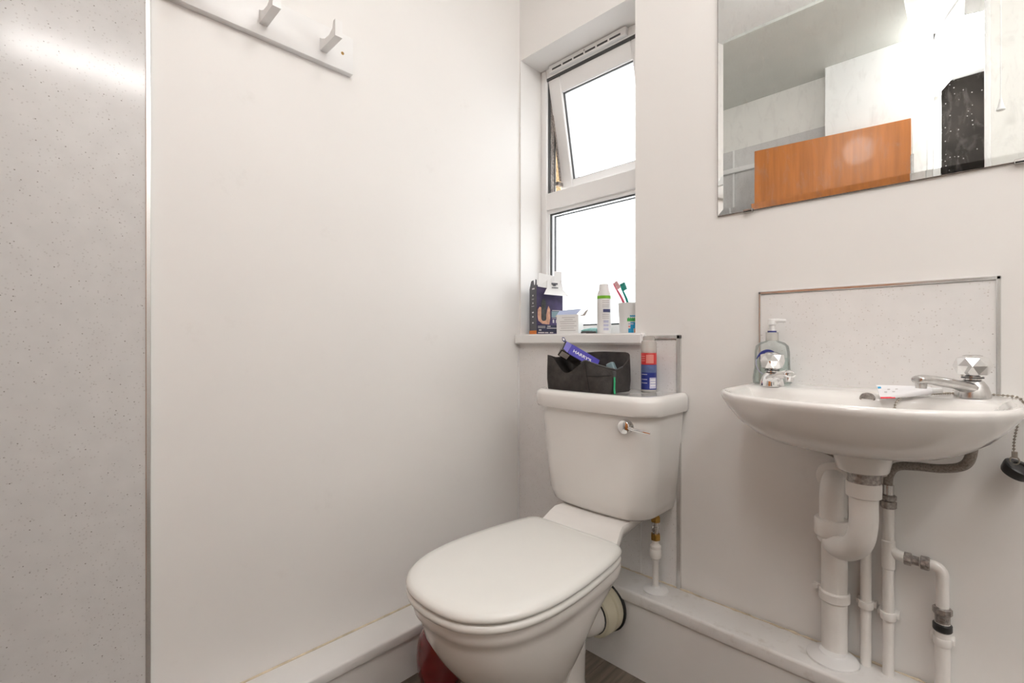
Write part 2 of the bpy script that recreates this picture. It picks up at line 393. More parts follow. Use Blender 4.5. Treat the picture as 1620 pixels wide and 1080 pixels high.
# ------------------------------------------------------------------ mirror
MX0, MX1, MZ0, MZ1 = .7247, 1.42, 1.2535, 2.05
mi = thing('wall_mirror', 'large smeared rectangular mirror on the wall above the basin', 'mirror', (.7247, -.001, MZ0))
def mring(ins, y): return [Vector((ins, y, ins)), Vector((MX1 - MX0 - ins, y, ins)), Vector((MX1 - MX0 - ins, y, MZ1 - MZ0 - ins)), Vector((ins, y, MZ1 - MZ0 - ins))]
mk('glass', loft(B(), [mring(0, -.0042), mring(.0145, -.0062)], False, True), 'mirror', mi, smooth=False)
mk('backing', loft(B(), [mring(-.0012, .001), mring(-.0012, -.0041)]), 'mirroredge', mi, smooth=False)
for cx in (.075, .545):
    c = B(); box(c, cx - .011, cx + .011, -.0105, .001, -.0055, -.001, bev=.001, seg=1); box(c, cx - .011, cx + .011, -.0105, -.0085, -.0055, .003, bev=.0008, seg=1)
    mk('clip', c, 'dullchrome', mi)

# ------------------------------------------------------------------ splashback
sp = thing('splashback', 'white speckled splashback panel with thin metal edging above the basin', 'splashback', (.824, 0, .81))
mk('panel', bx(.004, .413, -.005, .001, 0, .228), 'wpanel', sp, smooth=False)
SPT = [(0, .0055, 0, .236), (.4115, .418, 0, .236)]
for a in SPT: mk('edge_trim', bx(a[0], a[1], -.008, .001, a[2], a[3], bev=.0012, seg=1), 'trim', sp, smooth=False)
mk('edge_trim', bx(.0, .418, -.008, .001, .229, .236, bev=.0012, seg=1), 'trim', sp, smooth=False)

# ------------------------------------------------------------------ toilet
TX = .443
toi = thing('toilet', 'white close-coupled toilet with its lid closed below the window', 'toilet', (TX, -.40, 0))
def tl(bm, name, m, parent=None, **k):
    for v in bm.verts: v.co -= Vector((TX, -.40, 0)) if parent is None else Vector((TX, -.40, 0))
    return mk(name, bm, m, parent or toi, **k)
half = [(0, -.245), (.11, -.245), (.142, -.254), (.159, -.288), (.171, -.36), (.179, -.44), (.1815, -.51), (.178, -.57), (.164, -.63), (.137, -.68), (.095, -.717), (.05, -.733), (0, -.738)]
hs = [(p.x, p.y) for p in catmull([(a, b, 0) for a, b in half], 4)]
egg = hs + [(-a, b) for a, b in hs[-2:0:-1]]
def eggring(hw, yb, yf, z, cx=TX, e=0):
    def hx(a, b):
        v = (b + .245) / -.493; el = math.copysign(math.sqrt(max(0, 1 - (2 * v - 1) ** 2)), a) if a else 0
        return hw * ((1 - e) * a / .1815 + e * el)
    return [Vector((cx + hx(a, b), yb + (b + .245) / (-.738 + .245) * (yf - yb), z)) for a, b in egg]
def off(k, z, dz=0): return eggring(.1815 - k, -.245 - k, -.738 + k, z)
# lid (domed, rounded edge) and seat ring below it
bm = loft(B(), [off(.006, .404), off(.001, .407), off(.0, .412), off(.003, .418), off(.010, .4225), off(.03, .4255), off(.08, .4275), off(.13, .428)])
tl(bm, 'lid', 'seat', ang=60)
bm = loft(B(), [off(.010, .383), off(.003, .386), off(.001, .392), off(.002, .398), off(.008, .402)])
tl(bm, 'seat', 'seat', ang=60)
for sx in (-1, 1):
    bm = B(); lathe(bm, [(.012, -.02), (.012, .02)], (TX + sx * .08, -.243, .402), 'x', 16)
    tl(bm, 'hinge', 'seat')
pr_ = [(.383, .170, -.235, -.722, 0), (.372, .1725, -.235, -.725, 0), (.356, .171, -.235, -.722, 0), (.347, .164, -.24, -.712, 0), (.330, .162, -.244, -.708, .1), (.30, .158, -.256, -.70, .35), (.26, .150, -.275, -.678, .65),
       (.22, .137, -.295, -.648, .9), (.18, .120, -.318, -.610, 1), (.14, .101, -.336, -.568, 1), (.10, .090, -.345, -.535, 1), (.06, .088, -.335, -.522, 1), (.03, .094, -.30, -.523, 1), (.012, .107, -.262, -.532, 1), (0, .109, -.26, -.534, 1)]
bm = loft(B(), [eggring(a[1], a[2], a[3], a[0], e=a[4]) for a in pr_])
loft(bm, [eggring(a[1], a[2], a[3], a[0], e=.7) for a in ((.33, .115, -.245, -.46), (.26, .100, -.262, -.46), (.18, .088, -.268, -.46), (.08, .084, -.268, -.46), (.02, .092, -.264, -.46), (0, .094, -.262, -.46))])
# trapway bulge and horizontal outlet
tube(bm, catmull([(TX, -.52, .20), (TX, -.40, .262), (TX, -.30, .25), (TX, -.23, .180), (TX, -.19, .163), (TX, -.14, .163)], 6), [.05] * 8 + [.054] * 8 + [.050] * 15, 24)
# shelf that carries the cistern
def shelf(y, hw, z0, z1): return [Vector((TX + a * hw, y, b)) for a, b in ((-1, z0 + .02), (-.9, z0), (.9, z0), (1, z0 + .02), (1, z1 - .006), (.97, z1), (-.97, z1), (-1, z1 - .006))]
loft(bm, [shelf(-.03, .10, .415, .443), shelf(-.198, .116, .405, .443), shelf(-.216, .119, .385, .434), shelf(-.262, .132, .335, .400), shelf(-.33, .14, .31, .384)])
tl(bm, 'pan', 'pan', ang=45)
CX = .437
def rr(hw, yf, z, yb=-.004, cr=.06, bow=.012, cx=CX):
    pts = [(-hw, yb)]
    for i in range(9):
        a = math.pi + (math.pi / 2) * i / 8
        pts.append((-hw + cr + cr * math.cos(a), yf + cr + cr * math.sin(a)))
    for i in range(1, 8):
        t = i / 8; pts.append(((-hw + cr) * (1 - t) + (hw - cr) * t, yf))
    for i in range(9):
        a = 1.5 * math.pi + (math.pi / 2) * i / 8
        pts.append((hw - cr + cr * math.cos(a), yf + cr + cr * math.sin(a)))
    pts.append((hw, yb))
    for i in range(1, 8): pts.append((hw - 2 * hw * i / 8, yb))
    out = []
    for u, v in pts:
        k = 1 - (u / hw) ** 2
        out.append(Vector((cx + u, v - (bow * k if v < -.05 else 0), z)))
    return out
bm = loft(B(), [rr(.135, -.135, .441), rr(.152, -.155, .445), rr(.165, -.167, .457), rr(.172, -.175, .485), rr(.180, -.180, .56), rr(.188, -.185, .66), rr(.193, -.187, .735)])
cis = tl(bm, 'cistern', 'ceramic', ang=50)
bm = loft(B(), [rr(.197, -.192, .729), rr(.2035, -.199, .731), rr(.206, -.202, .738), rr(.207, -.203, .765), rr(.204, -.200, .775), rr(.197, -.193, .7805), rr(.185, -.182, .782), rr(.182, -.179, .7805), rr(.12, -.12, .7803, cr=.05)])
tl(bm, 'cistern_lid', 'ceramic', ang=50)
# flush lever
LX, LZ = .564, .703; LY = -.194
lv = B(); lathe(lv, [(.0, -.017), (.0145, -.0165), (.017, -.0145), (.0175, -.002), (.019, .0), (.019, .012)], (LX, LY, LZ), 'y', 28, cap0=False)
lever = tl(lv, 'flush_lever', 'chrome', ang=40)
bm = tube(B(), [(LX + .010, LY - .012, LZ), (LX + .03, LY - .013, LZ - .003), (LX + .062, LY - .012, LZ - .006), (LX + .073, LY - .010, LZ - .007)], [.0046, .0040, .0046, .003], 12)
for v in bm.verts: v.co -= Vector((TX, -.40, 0))
mk('lever_arm', bm, 'chrome', lever)
# pan connector to the boxing
bm = lathe(B(), [(.0505, -.182), (.060, -.180), (.065, -.172), (.066, -.150), (.062, -.147), (.062, -.141), (.067, -.138), (.067, -.118), (.063, -.110), (.063, -.100)], (TX, 0, .163), 'y', 36)
con = tl(bm, 'pan_connector', 'connector', ang=40)
bm = B(); lathe(bm, [(.0495, -.1845), (.0525, -.1838), (.0528, -.181)], (TX, 0, .163), 'y', 36); lathe(bm, [(.070, -.1145), (.072, -.112), (.070, -.1055)], (TX, 0, .163), 'y', 36)
for v in bm.verts: v.co -= Vector((TX, -.40, 0))
mk('rubber_seal', bm, 'rubber', con)

# cistern feed pipe
cf = thing('cistern_feed_pipe', 'short white painted pipe with brass valve feeding the toilet cistern', 'pipe', (.575, -.058, .233))
mk('pipe', lathe(B(), [(.0085, 0), (.0085, .08), (.0095, .082), (.0095, .086), (.008, .088), (.0145, .092), (.0155, .098), (.0155, .112), (.013, .116), (.0145, .118), (.0145, .124), (.0085, .130), (.0085, .142)], n=20), 'pvc', cf)
mk('flange', lathe(B(), [(.034, 0), (.034, .003), (.028, .007), (.012, .010), (.010, .014)], n=28), 'whiteplastic', cf)
mk('compression_nut', lathe(B(), [(.0125, .140), (.0135, .142), (.0135, .155), (.0125, .157)], n=6), 'brass', cf, smooth=False)
vb = mk('isolating_valve', lathe(B(), [(.008, .156), (.0085, .17), (.0105, .172), (.0105, .180), (.0085, .182), (.0085, .192)], n=16), 'dullchrome', cf)
mk('valve_screw', lathe(B(), [(.0045, -.013), (.0045, -.005)], (0, 0, .170), 'y', 12), 'corroded', vb)
mk('tap_connector_nut', lathe(B(), [(.0125, .190), (.0135, .193), (.0135, .203), (.0105, .206), (.0105, .216)], n=6), 'brass', cf, smooth=False)

# ------------------------------------------------------------------ basin
BX = 1.040; RIM = .823
bas = thing('wash_basin', 'small white wall-hung ceramic basin with two chrome pillar taps', 'basin', (BX, 0, .72))
def bmv(bm):
    for v in bm.verts: v.co -= Vector((BX, 0, .72))
    return bm
def dring(hw, yb, yf, z, ys=.62, e=2.3, rb=0.0):
    # flat back, nearly straight sides to a share ys of the depth, then a bowed front
    pts = []
    for i in range(13): pts.append((-hw + 2 * hw * i / 12, yb))
    ysd = yb + (yf - yb) * ys
    for i in range(1, 6): pts.append((hw, yb + (ysd - yb) * i / 6))
    for i in range(37):
        a = math.pi * i / 36
        c, s_ = math.cos(a), math.sin(a)
        pts.append((hw * math.copysign(abs(c) ** (2 / e), c), ysd + (yf - ysd) * abs(s_) ** (2 / e)))
    for i in range(5, 0, -1): pts.append((-hw, yb + (ysd - yb) * i / 6))
    return [Vector((BX + u, v, z)) for u, v in pts]
rings = [dring(.05, -.11, -.22, .716), dring(.10, -.07, -.27, .721, .5), dring(.135, -.04, -.305, .730, .5), dring(.165, -.01, -.334, .744, .5), dring(.190, -.002, -.356, .764, .5), dring(.210, 0, -.373, .788, .5, 2.2),
         dring(.2215, 0, -.384, .806, .5, 2.15), dring(.225, 0, -.388, .814, .5, 2.1), dring(.2245, 0, -.3875, .819, .5, 2.1), dring(.2205, -.001, -.383, .823, .5, 2.1),
         dring(.210, -.10, -.372, .8225, .45, 2.1), dring(.200, -.128, -.362, .819, .4, 2.1), dring(.192, -.136, -.354, .810, .4, 2.1), dring(.175, -.148, -.335, .785, .4, 2.1), dring(.14, -.165, -.30, .758, .4, 2.1), dring(.06, -.185, -.25, .746, .4, 2.1)]
bm = loft(B(), rings)
lathe(bm, [(.036, .684), (.040, .687), (.046, .715), (.052, .735)], (1.058, -.195, 0), 'z', 28)
bowl = mk('bowl', bmv(bm), 'ceramic', bas, ang=60)
bm = lathe(B(), [(.0125, -.0025), (.0125, .002), (.010, .0035), (.009, .001)], (0, 0, 0), 'y', 24, mtx=Matrix.Rotation(R(-25), 4, 'X'))
for v in bm.verts: v.co.y *= -1
ov = mk('overflow', bm, 'corroded', bas, loc=(0.018, -.134, .812 - .72), rot=(0, 0, 0))
def tap(px, py, sgn):
    b = B()
    lathe(b, [(.0285, 0), (.0285, .004), (.027, .012), (.0235, .024), (.0175, .034), (.0135, .037), (.0135, .042)], n=28)
    t = mk('tap', b, 'dullchrome' if sgn < 0 else 'chrome', bas, loc=(px - BX, py, RIM - .72 - .001), rot=(0, 0, 0), ang=50)
    t.scale = (.87,) * 3
    dx, dy = sgn * .078, -.144
    p = catmull([(0, 0, .016), (dx * .22, dy * .22, .026), (dx * .6, dy * .6, .036), (dx * .88, dy * .88, .0415), (dx, dy, .0405)], 5)
    rad = [.022, .021, .020, .0185, .017, .016] + [.0145] * 6 + [.0135] * 5 + [.0125] * 2 + [.012, .010]
    rad = (rad + [.010] * len(p))[:len(p)]
    s_ = B(); tube(s_, p, rad, 14, sx=.66, sy=1.0)
    lathe(s_, [(.0088, -.012), (.0095, .0)], (dx * .93, dy * .93, .036), 'z', 14)
    mk('spout', s_, 'dullchrome' if sgn < 0 else 'chrome', t, ang=55)
    k = B(); prof_ = [(.018, .044), (.0245, .048), (.0305, .066), (.0265, .082), (.017, .086)]
    rs = []
    for j, (r, h) in enumerate(prof_):
        rs.append([Vector((r * math.cos(2 * math.pi * (i + .5 * (j % 2)) / 8), r * math.sin(2 * math.pi * (i + .5 * (j % 2)) / 8), h)) for i in range(8)])
    vr = [[k.verts.new(p_) for p_ in r] for r in rs]
    for j in range(len(vr) - 1):
        for i in range(8):
            a, b2 = vr[j], vr[j + 1]; i2 = (i + 1) % 8
            if j % 2 == 0: k.faces.new((a[i], a[i2], b2[i])); k.faces.new((a[i2], b2[i2], b2[i]))
            else: k.faces.new((a[i], a[i2], b2[i2])); k.faces.new((a[i], b2[i2], b2[i]))
    k.faces.new(vr[0][::-1]); k.faces.new(vr[-1])
    lathe(k, [(.0135, .036), (.0135, .046)], n=16)
    mk('knob', k, 'chrome', t, smooth=False)
    mk('knob_cap', lathe(B(), [(.0155, .0855), (.0155, .0868), (.010, .0885)], n=20), 'dullchrome', t)
    mk('collar', lathe(B(), [(.0175, .0405), (.0175, .0425)], n=20), 'gasket', t)
tap(.879, -.095, 1); tap(1.204, -.088, -1)

# plug on its bead chain
def beads(name, path, r, parent, sub=.0042):
    P = [Vector(p) for p in path]; bm = B(); acc = 0; last = P[0]
    bmesh.ops.create_icosphere(bm, subdivisions=1, radius=r, matrix=Matrix.Translation(P[0]))
    for a, b2 in zip(P, P[1:]):
        d = (b2 - a).length
        while acc + d >= sub:
            t_ = (sub - acc) / d; a = a + (b2 - a) * t_; d = (b2 - a).length; acc = 0
            bmesh.ops.create_icosphere(bm, subdivisions=1, radius=r, matrix=Matrix.Translation(a))
            if d < 1e-6: break
        acc += d
    tube(bm, path, r * .35, 5)
    return mk(name, bm, 'chain', parent)
plug = thing('basin_plug', 'black rubber plug hanging by a bead chain off the basin edge', 'plug', (1.258, -.03, .68))
O = Vector((1.258, -.03, .68))
path = catmull([(1.10, -.162, .79), (1.104, -.150, .812), (1.118, -.126, .8245), (1.150, -.098, .8255), (1.178, -.054, .8255), (1.21, -.040, .8255), (1.243, -.040, .8255), (1.262, -.038, .823), (1.2685, -.036, .810), (1.262, -.034, .775), (1.2575, -.034, .745), (1.257, -.034, .724)], 10)
beads('chain', [p - O for p in path], .0025, plug, .0058)
bm = B(); 
mtx = Matrix.Rotation(R(-32), 4, 'Y') @ Matrix.Rotation(R(55), 4, 'X')
mtx = Matrix.Rotation(R(28), 4, 'Y') @ Matrix.Rotation(R(18), 4, 'X')
lathe(bm, [(.019, -.010), (.0205, -.007), (.0225, .004), (.0225, .007), (.020, .009), (.012, .0095), (.011, .006)], (0.004, 0, .012), 'z', 28, mtx=mtx)
mk('stopper', bm, 'rubber', plug)
bm = tube(B(), [Vector((.0, -.004, .020)) + Vector((.006 * math.cos(a), 0, .009 + .007 * math.sin(a))) for a in [i * math.pi / 8 for i in range(17)]], .0012, 6)
lathe(bm, [(.004, .034), (.004, .045)], (0, -.004, 0), 'z', 10)
mk('ring', bm, 'chain', plug)

# ------------------------------------------------------------------ waste trap and pipes below the basin
WX, WY = 1.060, -.195; RX, RY = .993, -.100; ZL = .233
tr = thing('waste_trap', 'white plastic waste trap curving under the basin into a stack pipe', 'trap', (RX, -.05, ZL))
OT = Vector((RX, -.05, ZL))
def rel(bm, O):
    for v in bm.verts: v.co -= O
    return bm
mk('waste_tail', rel(lathe(B(), [(.035, .682), (.035, .686), (.0255, .683), (.0255, .660)], (WX, WY, 0), 'z', 28), OT), 'corroded', tr)
mk('trap_nut', rel(lathe(B(), [(.024, .636), (.0275, .638), (.028, .661), (.026, .664), (.022, .664)], (WX, WY, 0), 'z', 20), OT), 'pvc', tr)
def lp(f, z): return (WX + (RX - WX) * f, WY + (RY - WY) * f, z)
p = catmull([lp(0, .65), lp(0, .62), lp(0, .59), lp(.12, .548), lp(.45, .518), lp(.80, .506), lp(.97, .518), lp(1, .545)], 7)
mk('trap_bend', rel(tube(B(), p, .0225, 22), OT), 'pvc', tr)
mk('outlet_nut', rel(lathe(B(), [(.023, .505), (.025, .508), (.025, .514), (.029, .518), (.0305, .522), (.031, .550), (.0285, .554), (.022, .554)], (RX, RY, 0), 'z', 22), OT), 'pvc', tr)
mk('outlet_bend', rel(tube(B(), fillet([(RX, RY, .54), (RX, RY, .626), (RX - .002, -.004, .634)], .04, 10), .0215, 22), OT), 'pvc', tr)
mk('wall_rosette', rel(lathe(B(), [(.027, -.070), (.032, -.068), (.033, -.054), (.028, -.050), (.028, 0)], (RX - .002, 0, .632), 'y', 28), OT), 'pvc', tr)
mk('stack_pipe', rel(lathe(B(), [(.0245, ZL), (.0245, .62)], (.986, -.030, 0), 'z', 24), OT), 'pvc', tr)
mk('floor_flange', rel(lathe(B(), [(.048, ZL - .001), (.048, ZL + .004), (.040, ZL + .010), (.028, ZL + .013), (.025, ZL + .016)], (.986, -.049, 0), 'z', 32), OT), 'whiteplastic', tr)
b = B(); lathe(b, [(.0265, .352), (.029, .355), (.029, .372), (.0265, .375)], (.986, -.030, 0), 'z', 24); box(b, .944, .965, -.028, -.020, .366, .376, bev=.002); lathe(b, [(.006, -.012), (.006, 0)], (.949, -.020, .371), 'y', 10)
mk('pipe_clip', rel(b, OT), 'pvc', tr)
def smallclip(x, z, y=-.022):
    b = B(); lathe(b, [(.0125, z - .008), (.0135, z - .006), (.0135, z + .006), (.0125, z + .008)], (x, y, 0), 'z', 16)
    box(b, x - .018, x + .018, y + .004, 0, z - .006, z + .006, bev=.002); return b
cp = thing('cold_supply_pipe', 'thin white painted pipe rising behind the waste trap', 'pipe', (1.041, -.022, ZL))
OC = Vector((1.041, -.022, ZL))
mk('tube', rel(tube(B(), fillet([(1.041, -.022, ZL), (1.041, -.022, .60), (1.00, -.022, .70)], .03), .0098, 16), OC), 'pvc', cp)
mk('pipe_clip', rel(smallclip(1.041, .362), OC), 'pvc', cp)
hp = thing('hot_supply_pipe', 'white painted pipe with two grey valves branching beside the waste trap', 'pipe', (1.079, -.026, ZL))
OH = Vector((1.079, -.026, ZL)); HY = -.026; VX = 1.162; ZT = .482
b = tube(B(), [(1.079, HY, ZL), (1.079, HY, .585)], .0098, 16)
lathe(b, [(.0098, ZT - .030), (.0118, ZT - .028), (.0118, ZT + .028), (.0098, ZT + .030)], (1.079, HY, 0), 'z', 16)
tube(b, catmull([(1.082, HY, ZT + .012), (1.092, HY, ZT + .004), (1.112, HY, ZT)], 6), .0105, 14)
tube(b, fillet([(1.128, HY, ZT), (VX, HY, ZT), (VX, HY, .395)], .024), .0100, 16)
tube(b, [(VX, HY, ZL), (VX, HY, .375)], .0118, 16)
mk('tube', rel(b, OH), 'pvc', hp)
b = B(); lathe(b, [(.0115, 1.104), (.0125, 1.105), (.0125, 1.115), (.009, 1.117), (.009, 1.129), (.013, 1.130), (.013, 1.142), (.011, 1.144)], (0, HY, ZT), 'x', 10)
mk('valve', rel(b, OH), 'corroded', hp, smooth=False)
b = B(); lathe(b, [(.0120, .405), (.0150, .403), (.0150, .393), (.0115, .390), (.0115, .374)], (VX, HY, 0), 'z', 10); lathe(b, [(.005, -.014), (.005, 0)], (VX, HY, .384), 'y', 10)
v2 = mk('valve', rel(b, OH), 'corroded', hp, smooth=False)
b = lathe(B(), [(.0125, .374), (.0150, .372), (.0150, .361), (.0125, .358)], (VX, HY, 0), 'z', 14)
mk('rubber_collar', rel(b, OH), 'rubber', v2)
mk('pipe_clip', rel(smallclip(1.079, .355, HY), OH), 'pvc', hp)
mk('pipe_clip', rel(smallclip(VX, .338, HY), OH), 'pvc', hp)
fh = thing('flexible_hose', 'braided grey hose looping from the supply pipe to the plain-sided basin tap', 'hose', (1.079, -.026, .58))
OF = Vector((1.079, -.026, .58))
mk('hose', rel(tube(B(), catmull([(1.079, HY, .61), (1.080, HY - .002, .645), (1.094, HY - .012, .668), (1.125, HY - .03, .678), (1.165, -.07, .684), (1.195, -.085, .700), (1.204, -.088, .735), (1.204, -.088, .79)], 8), .0082, 16), OF), 'hose', fh)
b = B(); lathe(b, [(.0095, .600), (.0095, .626)], (1.079, HY, 0), 'z', 16)
mk('crimp_sleeve', rel(b, OF), 'dullchrome', fh)
b = B(); lathe(b, [(.0125, .578), (.014, .580), (.014, .592), (.0115, .594), (.014, .596), (.014, .604), (.0115, .606)], (1.079, HY, 0), 'z', 8)
mk('coupling_nut', rel(b, OF), 'corroded', fh, smooth=False)
fh2 = thing('flexible_hose', 'braided grey hose slanting under the soap-bottle end of the basin', 'hose', (.88, -.06, .70))
mk('hose', rel(tube(B(), catmull([(.879, -.095, .79), (.880, -.090, .745), (.905, -.070, .716), (.95, -.05, .692), (.995, -.035, .672), (1.03, -.03, .64), (1.040, -.024, .60)], 8), .0082, 16), Vector((.88, -.06, .70))), 'hose', fh2)

# ------------------------------------------------------------------ hand soap on the basin
so = thing('soap_bottle', 'clear pump bottle of hand soap with a blue arched label on the basin', 'soap bottle', (.866, -.048, RIM - .0005), (0, 0, R(18)))
def selip(a, b, z, e=2.6, n=32):
    out = []
    for i in range(n):
        t = 2 * math.pi * i / n; c, s_ = math.cos(t), math.sin(t)
        out.append(Vector((a * math.copysign(abs(c) ** (2 / e), c), b * math.copysign(abs(s_) ** (2 / e), s_), z)))
    return out
mk('bottle', loft(B(), [selip(.036, .020, 0), selip(.0405, .024, .004), selip(.041, .0245, .015), selip(.037, .023, .04), selip(.0365, .0235, .075), selip(.034, .0225, .090), selip(.026, .019, .098), selip(.014, .013, .102, 2), selip(.0125, .0125, .106, 2)]), 'bottle', so, ang=60)
arch = []
for i in range(15):
    a = R(18 + 144 * i / 14); arch.append((-.010 + .024 * math.cos(a), .052 + .030 * math.sin(a)))
for i in range(15):
    a = R(162 - 144 * i / 14); arch.append((-.010 + .023 * math.cos(a), .053 + .019 * math.sin(a)))
bl = mk('label', prism(B(), arch, -.0255, -.0238, lambda u, v, d: (u, d, v)), 'bluecap', so)
mk('label_edge', tube(B(), [(-.010 + .024 * math.cos(R(a)), -.0248, .052 + .027 * math.sin(R(a)) * (1 if a < 180 else 1.1)) for a in range(165, 255, 10)], .0012, 6), 'lavink', bl)
mk('collar', lathe(B(), [(.0135, .102), (.0135, .121), (.0125, .122)], n=24), 'clearcap', so)
mk('neck_band', lathe(B(), [(.0095, .121), (.0095, .1255)], n=24), 'bluecap', so)
pb = B(); lathe(pb, [(.006, .125), (.0055, .138), (.0085, .140), (.0085, .152), (.007, .154)], n=18)
tube(pb, [(0, 0, .148), (.012, -.003, .1495), (.028, -.006, .1485)], [.0055, .0048, .0038], 12)
mk('pump_head', pb, 'whiteplastic', so)
mk('soap', loft(B(), [selip(.034, .018, .003), selip(.037, .021, .012), selip(.0335, .0195, .04), selip(.033, .0195, .062)]), clear('soap_liquid', (.93, .97, .955), .2, .06, (.72, .85, .80)), so)

# toothpaste tube lying on the tap shelf
tt = thing('toothpaste_tube', 'small flattened white tube with red edge lying beside the basin tap', 'tube', (1.108, -.134, RIM + .006), (R(46), R(-4), R(20)))
bm = loft(B(), [[Vector((x_, w_ * math.cos(a), .001 + h_ * math.sin(a))) for a in [2 * math.pi * i / 14 for i in range(14)]] for x_, w_, h_ in ((-.034, .017, .0007), (-.031, .017, .0015), (0, .014, .005), (.03, .010, .007), (.043, .0075, .0075), (.046, .004, .004))])
body = mk('tube_body', bm, 'tube', tt, ang=60)
mk('cap', lathe(B(), [(.005, .045), (.0055, .046), (.005, .060)], (0, 0, .001), 'x', 14), 'whiteplastic', tt)
def decal(name, x0, x1, y0, y1, z, m, parent): return mk(name, bx(x0, x1, y0, y1, z, z + .0006), m, parent, smooth=False)
decal('red_edge', -.034, -.012, -.0165, -.013, .0018, 'redink', tt); decal('blue_mark', -.033, -.028, .007, .0115, .0022, 'cyan', tt)
for i in range(4): decal('print_line', -.026 + i * .006, -.022 + i * .006, -.004 + (i % 2) * .006, -.0025 + (i % 2) * .006, .0048, 'greyink', tt)

# ------------------------------------------------------------------ things on the window sill
SZ = .949
sb_ = thing('shaver_box', 'opened dark razor carton with torn white flaps on the window sill', 'box', (.081, .004, SZ), (0, 0, R(-23.1)))
# local axes: front face normal +x side; narrow side faces the room (-y)
BW, BD, BH = .060, .106, .168
mk('carton', bx(-BW, 0, 0, BD, 0, BH), 'boxnavy', sb_, smooth=False)
sd = mk('side_panel', prism(B(), [(-BW, 0), (0, 0), (0, BH + .028), (-.010, BH + .032), (-.013, BH + .012), (-.022, BH + .012), (-.026, BH + .030), (-.045, BH + .028), (-BW, BH)], -.0008, .0002, lambda u, v, d: (u, d, v)), 'boxgrey', sb_, smooth=False)
mk('orange_band', bx(-BW, 0, -.0016, -.0006, 0, .014), 'orange', sd, smooth=False)
for zz, ww in ((.040, .012), (.062, .010), (.078, .014), (.102, .022), (.112, .008), (.128, .016), (.140, .007)):
    mk('printed_icon', bx(-.030 - ww / 2, -.030 + ww / 2, -.0014, -.0006, zz, zz + (.0045 if ww < .015 else .0016)), 'white', sd, smooth=False)
for zz, ww in ((BH - .004, .020),): mk('printed_icon', bx(-.026 - ww / 2, -.026 + ww / 2, -.0014, -.0006, zz, zz + .005), 'white', sd, smooth=False)
fp = mk('front_panel', bx(-.0002, .0008, 0, BD, 0, BH + .01), 'boxpurple', sb_, smooth=False)
def fdec(name, poly, m, d=.0014): return mk(name, prism(B(), poly, .0006, d, lambda u, v, dd: (dd, u, v)), m, fp, smooth=False)
def rect(a, b_, c_, d_): return [(a, c_), (b_, c_), (b_, d_), (a, d_)]
hand = [(.006, .050), (.022, .038), (.050, .036), (.054, .060), (.053, .092), (.047, .104), (.042, .090), (.038, .070), (.030, .060), (.022, .064), (.021, .096), (.012, .100), (.004, .090), (.003, .066)]
fdec('hand_print', hand, 'skin')
cap_ = [(.028 + .010 * math.cos(R(a)), .058 + .010 * math.sin(R(a))) for a in range(180, 361, 20)] + [(.036, .115), (.031, .128), (.022, .126), (.018, .112)]
fdec('shaver_print', cap_, 'gun', .0019)
fdec('lower_band', rect(.001, BD - .001, .006, .034), 'boxnavy', .0017)
for a in ((.004, .034, .028, .030), (.004, .034, .023, .025), (.040, .092, .021, .024), (.042, .055, .027, .031), (.005, .030, .004, .0085), (.033, .046, .004, .0085), (.052, .066, .004, .0085), (.008, .018, .013, .018), (.062, .100, .086, .0885), (.062, .100, .058, .0595)):
    fdec('print_line', rect(*a), 'greyink', .0022)
fdec('photo_print', rect(.060, .102, .062, .084), 'bluegrey', .0017); fdec('hand_print', [(.075, .064), (.102, .066), (.102, .081), (.09, .082)], 'skin', .0020)
for i in range(3): fdec('tool_print', rect(.064 + i * .013, .070 + i * .013, .042, .054), 'greyink', .0019)
# white torn flaps over the top and hanging in front
fb = B()
mf = lambda u, v, d: (d, u, v)
loft(fb, [[Vector((.004, .002, BH + .004)), Vector((.004, .070, BH - .004)), Vector((-.004, .072, BH + .046)), Vector((-.010, .012, BH + .056))], [Vector((.006, .002, BH + .004)), Vector((.006, .070, BH - .004)), Vector((-.002, .072, BH + .046)), Vector((-.008, .012, BH + .056))]])
mk('torn_flap', fb, 'white', sb_, smooth=False)
fb = B()
loft(fb, [[Vector((.008 + k, .036, BH - .004)), Vector((.008 + k, .104, BH - .006)), Vector((.004 + k, .098, BH + .028)), Vector((.004 + k, .040, BH + .028))] for k in (0, .0012)])
mk('torn_flap', fb, 'white', sb_, smooth=False)
fb = B()
loft(fb, [[Vector((.030 + k, .014, BH - .026)), Vector((.030 + k, .116, BH - .030)), Vector((.009 + k, .104, BH - .005)), Vector((.009 + k, .034, BH - .004))] for k in (0, .0012)])
fl2 = mk('hanging_flap', fb, 'white', sb_, smooth=False)
for a in ((.055, .080, BH + .013, BH + .019), (.062, .072, BH + .008, BH + .014), (.056, .082, BH + .000, BH + .003)):
    mk('punched_slot', prism(B(), rect(*a), .0095, .0104, mf), 'boxgrey', sb_, smooth=False)
fb = B(); box(fb, .004, .006, .068, .100, BH + .027, BH + .062); box(fb, .0055, .03, .092, .13, BH + .026, BH + .027)
mk('torn_flap', fb, 'white', sb_, smooth=False)

